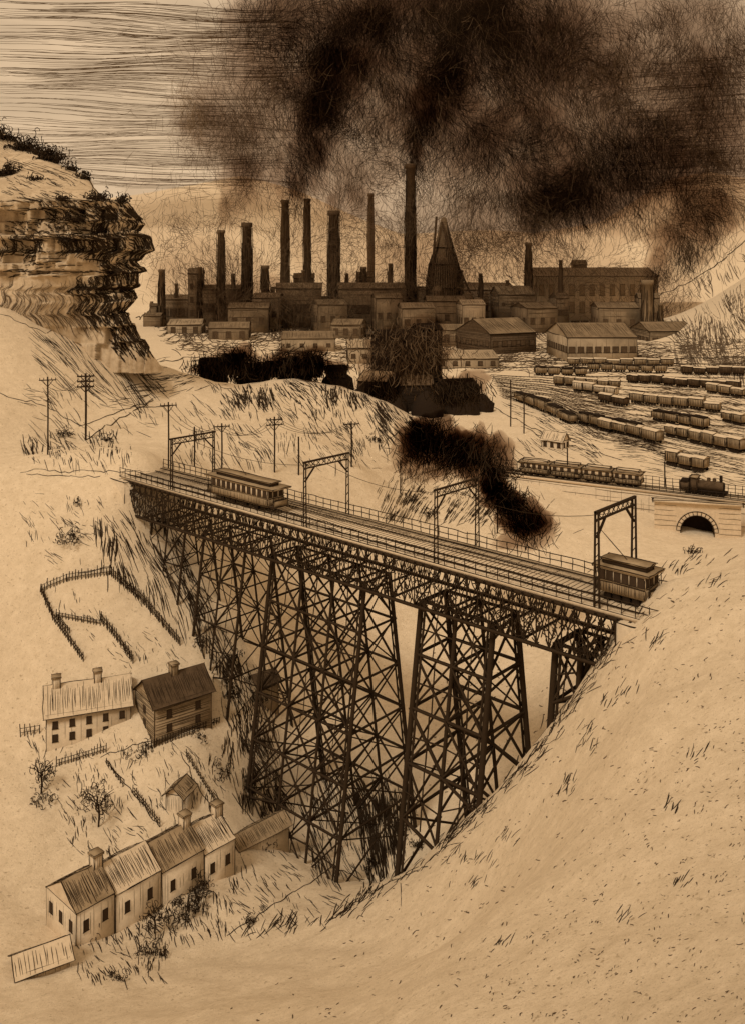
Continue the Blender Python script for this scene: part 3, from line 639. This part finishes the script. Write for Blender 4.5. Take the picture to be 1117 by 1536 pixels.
works('furnace_tower',282,303,402,488,8,rows=3,cols=2,ws=2,hs=4,endh=16); works('engine_house',690,770,425,486,10,cols=6,wallm=HZP,roofm=HZP,endh=22)
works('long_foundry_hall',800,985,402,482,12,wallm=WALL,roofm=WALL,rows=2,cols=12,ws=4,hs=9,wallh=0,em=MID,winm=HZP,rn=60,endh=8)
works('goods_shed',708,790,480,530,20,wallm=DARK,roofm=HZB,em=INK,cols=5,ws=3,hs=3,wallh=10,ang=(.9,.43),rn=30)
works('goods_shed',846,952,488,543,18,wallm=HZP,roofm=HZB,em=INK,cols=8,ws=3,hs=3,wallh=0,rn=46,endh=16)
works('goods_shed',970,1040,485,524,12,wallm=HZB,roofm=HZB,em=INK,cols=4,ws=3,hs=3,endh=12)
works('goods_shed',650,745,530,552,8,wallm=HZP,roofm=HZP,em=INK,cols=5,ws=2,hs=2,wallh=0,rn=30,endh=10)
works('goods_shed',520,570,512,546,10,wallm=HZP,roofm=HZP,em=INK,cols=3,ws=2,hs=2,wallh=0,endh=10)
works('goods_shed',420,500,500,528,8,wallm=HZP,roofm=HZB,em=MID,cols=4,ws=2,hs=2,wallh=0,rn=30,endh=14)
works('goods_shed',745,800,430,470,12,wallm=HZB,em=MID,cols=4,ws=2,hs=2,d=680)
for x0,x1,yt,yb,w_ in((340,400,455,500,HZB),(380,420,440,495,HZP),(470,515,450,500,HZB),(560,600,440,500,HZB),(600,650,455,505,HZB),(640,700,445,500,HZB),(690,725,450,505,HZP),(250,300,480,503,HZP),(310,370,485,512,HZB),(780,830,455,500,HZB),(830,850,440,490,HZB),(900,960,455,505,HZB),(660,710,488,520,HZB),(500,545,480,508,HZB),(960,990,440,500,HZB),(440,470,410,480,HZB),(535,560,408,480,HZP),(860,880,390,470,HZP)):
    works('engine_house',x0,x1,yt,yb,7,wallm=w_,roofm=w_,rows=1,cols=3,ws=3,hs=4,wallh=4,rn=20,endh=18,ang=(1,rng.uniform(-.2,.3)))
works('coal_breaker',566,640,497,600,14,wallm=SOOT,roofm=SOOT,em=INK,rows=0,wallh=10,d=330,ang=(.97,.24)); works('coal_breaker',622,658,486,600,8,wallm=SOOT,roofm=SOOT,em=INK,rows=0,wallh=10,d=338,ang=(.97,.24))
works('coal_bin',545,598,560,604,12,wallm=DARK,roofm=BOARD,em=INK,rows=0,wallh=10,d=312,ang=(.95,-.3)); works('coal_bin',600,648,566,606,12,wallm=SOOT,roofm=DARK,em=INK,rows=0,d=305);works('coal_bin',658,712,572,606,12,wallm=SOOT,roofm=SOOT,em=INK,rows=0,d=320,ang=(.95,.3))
# coal heaps and inclined conveyor
mb=MB(); 
def lathe(mb,c,prof,m,sides=14,jit=0):
    a=np.linspace(0,2*math.pi,sides+1)[:-1]; V=[]
    for r,z in prof: V+= [A3(c[0]+r*math.cos(x)*(1+rng.normal(0,jit) if jit else 1),c[1]+r*math.sin(x),z) for x in a]
    Q=[]
    for i in range(len(prof)-1):
        for j in range(sides): Q.append([i*sides+j,i*sides+(j+1)%sides,(i+1)*sides+(j+1)%sides,(i+1)*sides+j])
    mb.add(V,Q,m=m)
for x,y,rp,hpx,d in((548,600,22,26,300),(585,608,26,22,296),(640,610,24,24,298),(690,608,26,26,305),(722,606,16,16,310),(320,566,22,18,240),(382,568,24,20,240),(440,568,26,20,240),(506,568,22,14,240)):
    c=P(x,y,d); R_=rp*d/F; Hc=hpx*d/F; lathe(mb,c,[(R_*1.1,c[2]-4),(R_,c[2]),(R_*.6,c[2]+Hc*.55),(R_*.25,c[2]+Hc*.9),(.05,c[2]+Hc)],SOOT,16,.12)
c1=P(575,590,300); c2_=P(640,500,328); beam(mb,c1,c2_,1.6,SOOT)
mb.obj('coal_heap')
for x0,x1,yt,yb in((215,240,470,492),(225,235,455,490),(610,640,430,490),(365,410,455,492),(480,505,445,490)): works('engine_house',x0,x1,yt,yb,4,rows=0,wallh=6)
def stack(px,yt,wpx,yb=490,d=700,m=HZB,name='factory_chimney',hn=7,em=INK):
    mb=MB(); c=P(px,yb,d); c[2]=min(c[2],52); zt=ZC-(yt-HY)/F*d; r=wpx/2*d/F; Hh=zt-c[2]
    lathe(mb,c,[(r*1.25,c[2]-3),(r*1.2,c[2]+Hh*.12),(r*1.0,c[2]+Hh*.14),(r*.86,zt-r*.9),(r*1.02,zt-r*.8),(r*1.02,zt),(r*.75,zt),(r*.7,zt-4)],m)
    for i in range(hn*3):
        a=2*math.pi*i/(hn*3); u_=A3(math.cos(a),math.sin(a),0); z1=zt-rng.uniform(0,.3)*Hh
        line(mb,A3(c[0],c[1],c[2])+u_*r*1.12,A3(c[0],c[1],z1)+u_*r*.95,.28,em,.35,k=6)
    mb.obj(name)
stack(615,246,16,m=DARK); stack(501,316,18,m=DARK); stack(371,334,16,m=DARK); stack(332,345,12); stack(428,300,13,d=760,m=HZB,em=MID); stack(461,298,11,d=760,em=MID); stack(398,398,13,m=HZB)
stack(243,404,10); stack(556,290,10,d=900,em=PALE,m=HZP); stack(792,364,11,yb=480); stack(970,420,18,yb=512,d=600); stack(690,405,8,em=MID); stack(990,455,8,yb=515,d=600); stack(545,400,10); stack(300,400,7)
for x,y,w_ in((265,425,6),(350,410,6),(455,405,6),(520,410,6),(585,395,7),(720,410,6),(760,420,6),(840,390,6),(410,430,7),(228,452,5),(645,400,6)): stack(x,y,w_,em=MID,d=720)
mb=MB(); c=P(665,490,690); s_=690/F
lathe(mb,c,[(24*s_,47),(23*s_,50+40*s_),(26*s_,50+60*s_),(22*s_,50+95*s_),(14*s_,50+120*s_),(9*s_,50+140*s_),(4*s_,50+164*s_),(1*s_,50+166*s_)],HZB,16)
for i in range(44):
    a=6.28*i/44; u_=A3(math.cos(a),math.sin(a),0); strokes(mb,[c+u_*23*s_+A3(0,0,3),A3(c[0],c[1],50+60*s_)+u_*27*s_,A3(c[0],c[1],50+95*s_)+u_*22.5*s_,A3(c[0],c[1],50+rng.uniform(125,160)*s_)+u_*6*s_],.35,INK)
for z_ in(40,60,95,120): a=np.linspace(0,6.3,20); R_={40:24,60:27,95:23,120:15}[z_]*s_; strokes(mb,np.stack([c[0]+R_*np.cos(a),c[1]+R_*np.sin(a),0*a+50+z_*s_],-1),.5,INK,taper=1)
beam(mb,c+A3(38*s_,-6,2),A3(c[0]-4*s_,c[1]-6,50+158*s_),1.6,DARK); beam(mb,c+A3(60*s_,0,2),A3(c[0]+5*s_,c[1],50+130*s_),1.4,DARK); beam(mb,c+A3(-20*s_,-8,60*s_),A3(c[0]-12*s_,c[1]-8,50+166*s_),1.6,DARK)
mb.obj('blast_furnace')
mb=MB()
for x,yt,r_ in((655,430,9),(700,440,9),(718,448,8)):
    c=P(x,490,675); lathe(mb,c,[(r_*.48,48),(r_*.48,ZC-(yt-HY)/F*675-3),(r_*.3,ZC-(yt-HY)/F*675),(.3,ZC-(yt-HY)/F*675+1)],HZB)
    for i in range(12): a=6.28*i/12; line(mb,c+A3(math.cos(a)*r_*.5,math.sin(a)*r_*.5,0),A3(c[0]+math.cos(a)*r_*.5,c[1]+math.sin(a)*r_*.5,ZC-(yt-HY)/F*675-3),.25)
mb.obj('hot_blast_stoves')
# ------------------------------------------------------------ smoke
def absmat(name,dens,tint=(.30,.16,.06)):
    m=bpy.data.materials.new(name); m.use_nodes=True; nt=m.node_tree; nt.nodes.clear()
    o=nt.nodes.new('ShaderNodeOutputMaterial'); a=nt.nodes.new('ShaderNodeVolumeAbsorption'); a.inputs['Color'].default_value=(*tint,1); a.inputs['Density'].default_value=dens
    nt.links.new(a.outputs[0],o.inputs['Volume']); return m
def blobmesh(seed):
    bm=bmesh.new(); bmesh.ops.create_icosphere(bm,subdivisions=4,radius=1)
    r=np.random.default_rng(seed); D=nrm(r.normal(0,1,(7,3))); ph=r.uniform(0,6,7)
    for v in bm.verts:
        c=np.array(v.co); f=1+sum(.08*math.sin(4.5*float(c@D[i])*(1+.3*i)+ph[i]) for i in range(7)); v.co=v.co*f
    me=bpy.data.meshes.new('smoke_puff'); bm.to_mesh(me); bm.free()
    for p_ in me.polygons: p_.use_smooth=True
    return me
BM=[blobmesh(i) for i in range(5)]
def smoke(name,blobs,d,nstroke,rst,sub=3,K=1.0,lnpx=(12,40),m=(INK,MID,PALE),dj=.03,vertical=.5,thr=(.6,.42)):
    e=bpy.data.objects.new(name,None); bpy.context.scene.collection.objects.link(e)
    tot=sum(b[2]*b[3]*b[4] for b in blobs); mb=MB()
    for bi,(px,py,rx,ry,v) in enumerate(blobs):
        for k in range(sub):
            f=rng.uniform(.65,1.0) if k else 1.25; ox,oy=(rng.normal(0,.42,2) if k else (0,0)); dd=d*(1+rng.normal(0,dj))
            c=P(px+ox*rx,py+oy*ry,dd); R1=rx*f*dd/F;R2=ry*f*dd/F; Rd=(R1+R2)/2
            me=BM[(bi+k)%5].copy(); me.materials.append(absmat('smoke_haze',K*v/sub/Rd))
            o=bpy.data.objects.new('smoke_puff',me); bpy.context.scene.collection.objects.link(o); o.parent=e
            o.location=c; o.scale=(R1,Rd,R2); o.rotation_euler=(0,rng.uniform(-.5,.5),0)
        n_=int(nstroke*rx*ry*v/tot)+3
        g_=rng.normal(0,.58,(n_,3)); X=px+g_[:,0]*rx; Y=py+g_[:,1]*ry; dd=d*(1+g_[:,2]*(rx+ry)/2/F*.9)
        kk=7; t=np.linspace(0,1,kk)[None]
        base=np.where(rng.random(n_)<vertical,1.5+rng.normal(0,.3,n_),2.2*np.sin(X*.013+1.3*np.sin(Y*.017))+rng.normal(0,.4,n_))
        cu=rng.normal(0,1.0,n_)*(1-.5*min(v,1)); ln=rng.uniform(*lnpx,n_)
        th=base[:,None]+cu[:,None]*t; XX=X[:,None]+np.cumsum(np.cos(th),1)*ln[:,None]/kk; YY=Y[:,None]+np.cumsum(np.sin(th),1)*ln[:,None]/kk
        pts=np.stack([(XX-CX)/F*dd[:,None],np.broadcast_to(dd[:,None],XX.shape)+rng.normal(0,1,(n_,1))*t,ZC-(YY-HY)/F*dd[:,None]],-1)
        w=np.sin(X*.045+2*np.sin(Y*.03))*np.sin(Y*.05+2*np.sin(X*.027)); keep=rng.random(n_)<np.clip(.72+.45*w,.2,1); pts=pts[keep]
        strokes(mb,pts,rst*rng.uniform(.6,1.4,len(pts)),m[0] if v>thr[0] else (m[1] if v>thr[1] else m[2]))
    mb.obj('soot_strands',parent=e)
main=[(622,228,11,24,1.1),(637,180,28,38,1.),(660,120,50,48,1.),(690,60,75,60,1.),(700,5,120,50,.95),
 (445,285,12,25,.8),(462,245,26,36,.9),(475,195,36,46,1.05),(488,135,50,50,1.05),(500,70,70,55,1.),(520,5,100,40,.95),(580,70,60,60,.8),(575,150,40,50,.6),
 (340,310,10,26,.4),(358,275,24,34,.5),(330,200,55,45,.45),(290,165,34,36,.36),(390,215,45,50,.55),(400,140,40,50,.5),(400,35,50,42,.65),(503,302,9,16,.5),(530,270,24,30,.5),
 (780,80,75,75,.75),(870,50,65,55,.6),(890,140,55,55,.55),(1000,60,95,75,.5),(940,240,80,55,.85),(880,300,80,42,1.0),(815,275,55,42,.8),(775,210,65,45,.75),(1045,310,55,48,.95),(1025,365,40,34,.9),(988,405,16,24,.7),
 (1060,220,75,55,.5),(1070,130,65,55,.42),(700,200,55,55,.65),(740,290,65,45,.42),(810,325,40,25,.6),(700,345,50,40,.25),(798,345,10,20,.45),(1095,60,45,75,.45)]
smoke('factory_smoke',main,720,60000,.095,K=.95,sub=2,thr=(.6,.40))
smoke('smoke_haze_bank',[(860,120,250,150,.42),(620,70,250,120,.45),(1000,230,150,120,.38),(440,170,130,130,.32),(760,260,160,80,.36),(580,240,130,75,.28)],760,15000,.12,sub=1,K=.85,lnpx=(14,44),m=(MID,MID,MID),vertical=.35,thr=(.9,.4))
smoke('furnace_steam',[(450,450,130,34,.34),(640,430,90,60,.34),(330,430,80,50,.34),(860,410,120,50,.26),(1000,450,40,40,.25),(520,350,170,70,.2),(260,350,90,70,.14),(720,370,110,60,.2)],655,14000,.10,sub=1,K=.8,lnpx=(8,28),vertical=.2,m=(MID,MID,MID))
smoke('locomotive_smoke',[(622,668,28,30,1.),(650,650,28,26,1.1),(685,675,32,24,1.1),(725,690,34,36,1.2),(645,700,42,16,.4),(755,752,24,16,1.1),(780,775,28,24,1.2),(790,802,38,16,.7),(735,725,14,18,.7)],132,4200,.04,K=2.8,sub=2,lnpx=(10,26),dj=.01,vertical=.3)
smoke('yard_smoke',[(330,545,36,15,.8),(365,538,18,18,.9),(405,550,20,14,.8),(432,544,22,18,.9),(466,543,22,18,.9),(500,550,20,8,.7),(612,525,56,36,.6),(570,578,28,16,.7),(690,583,34,18,.8)],234,5000,.095,K=1.3,sub=1,lnpx=(8,22),dj=.01,vertical=.9)
# ------------------------------------------------------------ sky streak clouds
mb=MB()
for n_,ya,yb_,xm,r0,r1 in((240,5,115,440,.2,.5),(320,110,280,330,.14,.34)):
    y=rng.uniform(ya,yb_,n_); x=rng.uniform(-10,xm,n_); d=1500
    k=14; t=np.linspace(0,1,k)[None]; ln=rng.uniform(80,340,n_)[:,None]
    sl=(.02+.03*np.sin(y*.05))[:,None]
    XX=x[:,None]+ln*(t-.3); XX=np.minimum(XX,430+rng.uniform(-60,60,(n_,1)))
    YY=y[:,None]+(XX-200)*sl+2.5*np.sin(XX*.02+y[:,None]*.06)+rng.normal(0,.35,(n_,k))
    pts=np.stack([(XX-CX)/F*d,0*XX+d,ZC-(YY-HY)/F*d],-1); strokes(mb,pts,rng.uniform(r0,r1,n_),MID)
n_=220; y=rng.uniform(90,290,n_); x=rng.uniform(930,1100,n_); ln=rng.uniform(40,160,n_)[:,None]; XX=x[:,None]+ln*(t-.3); YY=y[:,None]-(XX-1000)*.06+rng.normal(0,.5,(n_,k)); pts=np.stack([(XX-CX)/F*d,0*XX+d,ZC-(YY-HY)/F*d],-1); strokes(mb,pts,rng.uniform(.15,.4,n_),MID)
mb.obj('streaked_cloud')
# ------------------------------------------------------------ world, sun, camera
w=bpy.data.worlds.new('World'); bpy.context.scene.world=w; w.use_nodes=True; nt=w.node_tree; N=nt.nodes; L=nt.links
bg=N['Background']; sky=N.new('ShaderNodeTexSky'); sky.sky_type='NISHITA'; sky.sun_disc=False; SE,SR=50,215
sky.sun_elevation=math.radians(SE); sky.sun_rotation=math.radians(SR); sky.dust_density=4
bw=N.new('ShaderNodeRGBToBW'); L.new(sky.outputs[0],bw.inputs[0])
mp=N.new('ShaderNodeMapRange'); mp.inputs['From Min'].default_value=0; mp.inputs['From Max'].default_value=20; mp.inputs['To Min'].default_value=5.9; mp.inputs['To Max'].default_value=9; L.new(bw.outputs[0],mp.inputs['Value'])
tc=N.new('ShaderNodeTexCoord'); mpg=N.new('ShaderNodeMapping'); mpg.inputs['Scale'].default_value=(3,3,14); L.new(tc.outputs['Generated'],mpg.inputs[0])
nz=N.new('ShaderNodeTexNoise'); nz.inputs['Scale'].default_value=2.5; nz.inputs['Detail'].default_value=9; L.new(mpg.outputs[0],nz.inputs['Vector'])
mr=N.new('ShaderNodeMapRange'); mr.inputs['From Min'].default_value=.3;mr.inputs['From Max'].default_value=.7;mr.inputs['To Min'].default_value=.80;mr.inputs['To Max'].default_value=1.10; L.new(nz.outputs['Fac'],mr.inputs['Value'])
mu=N.new('ShaderNodeMath'); mu.operation='MULTIPLY'; L.new(mp.outputs[0],mu.inputs[0]); L.new(mr.outputs[0],mu.inputs[1])
vm=N.new('ShaderNodeVectorMath'); vm.operation='SCALE'; vm.inputs[0].default_value=(1.0,.72,.45); L.new(mu.outputs[0],vm.inputs['Scale']); L.new(vm.outputs[0],bg.inputs['Color']); bg.inputs['Strength'].default_value=.11
sd=bpy.data.lights.new('sun','SUN'); sd.energy=1.6; sd.angle=math.radians(14); sd.color=(1,.89,.74); so=bpy.data.objects.new('sun',sd); bpy.context.scene.collection.objects.link(so)
az=math.radians(SR); el=math.radians(SE)
dv=Vector((math.sin(az)*math.cos(el),math.cos(az)*math.cos(el),math.sin(el))); so.rotation_euler=dv.to_track_quat('Z','Y').to_euler()
cam=bpy.data.cameras.new('camera'); co=bpy.data.objects.new('camera',cam); bpy.context.scene.collection.objects.link(co)
co.location=(0,0,ZC); co.rotation_euler=(math.radians(90),0,0); cam.sensor_fit='VERTICAL'; cam.sensor_height=36; cam.lens=36*F/1536; cam.shift_y=-378/1536; cam.clip_end=8000; cam.clip_start=.5
bpy.context.scene.camera=co
vs=bpy.context.scene.view_settings; vs.view_transform='Standard'; vs.look='None'; vs.exposure=0
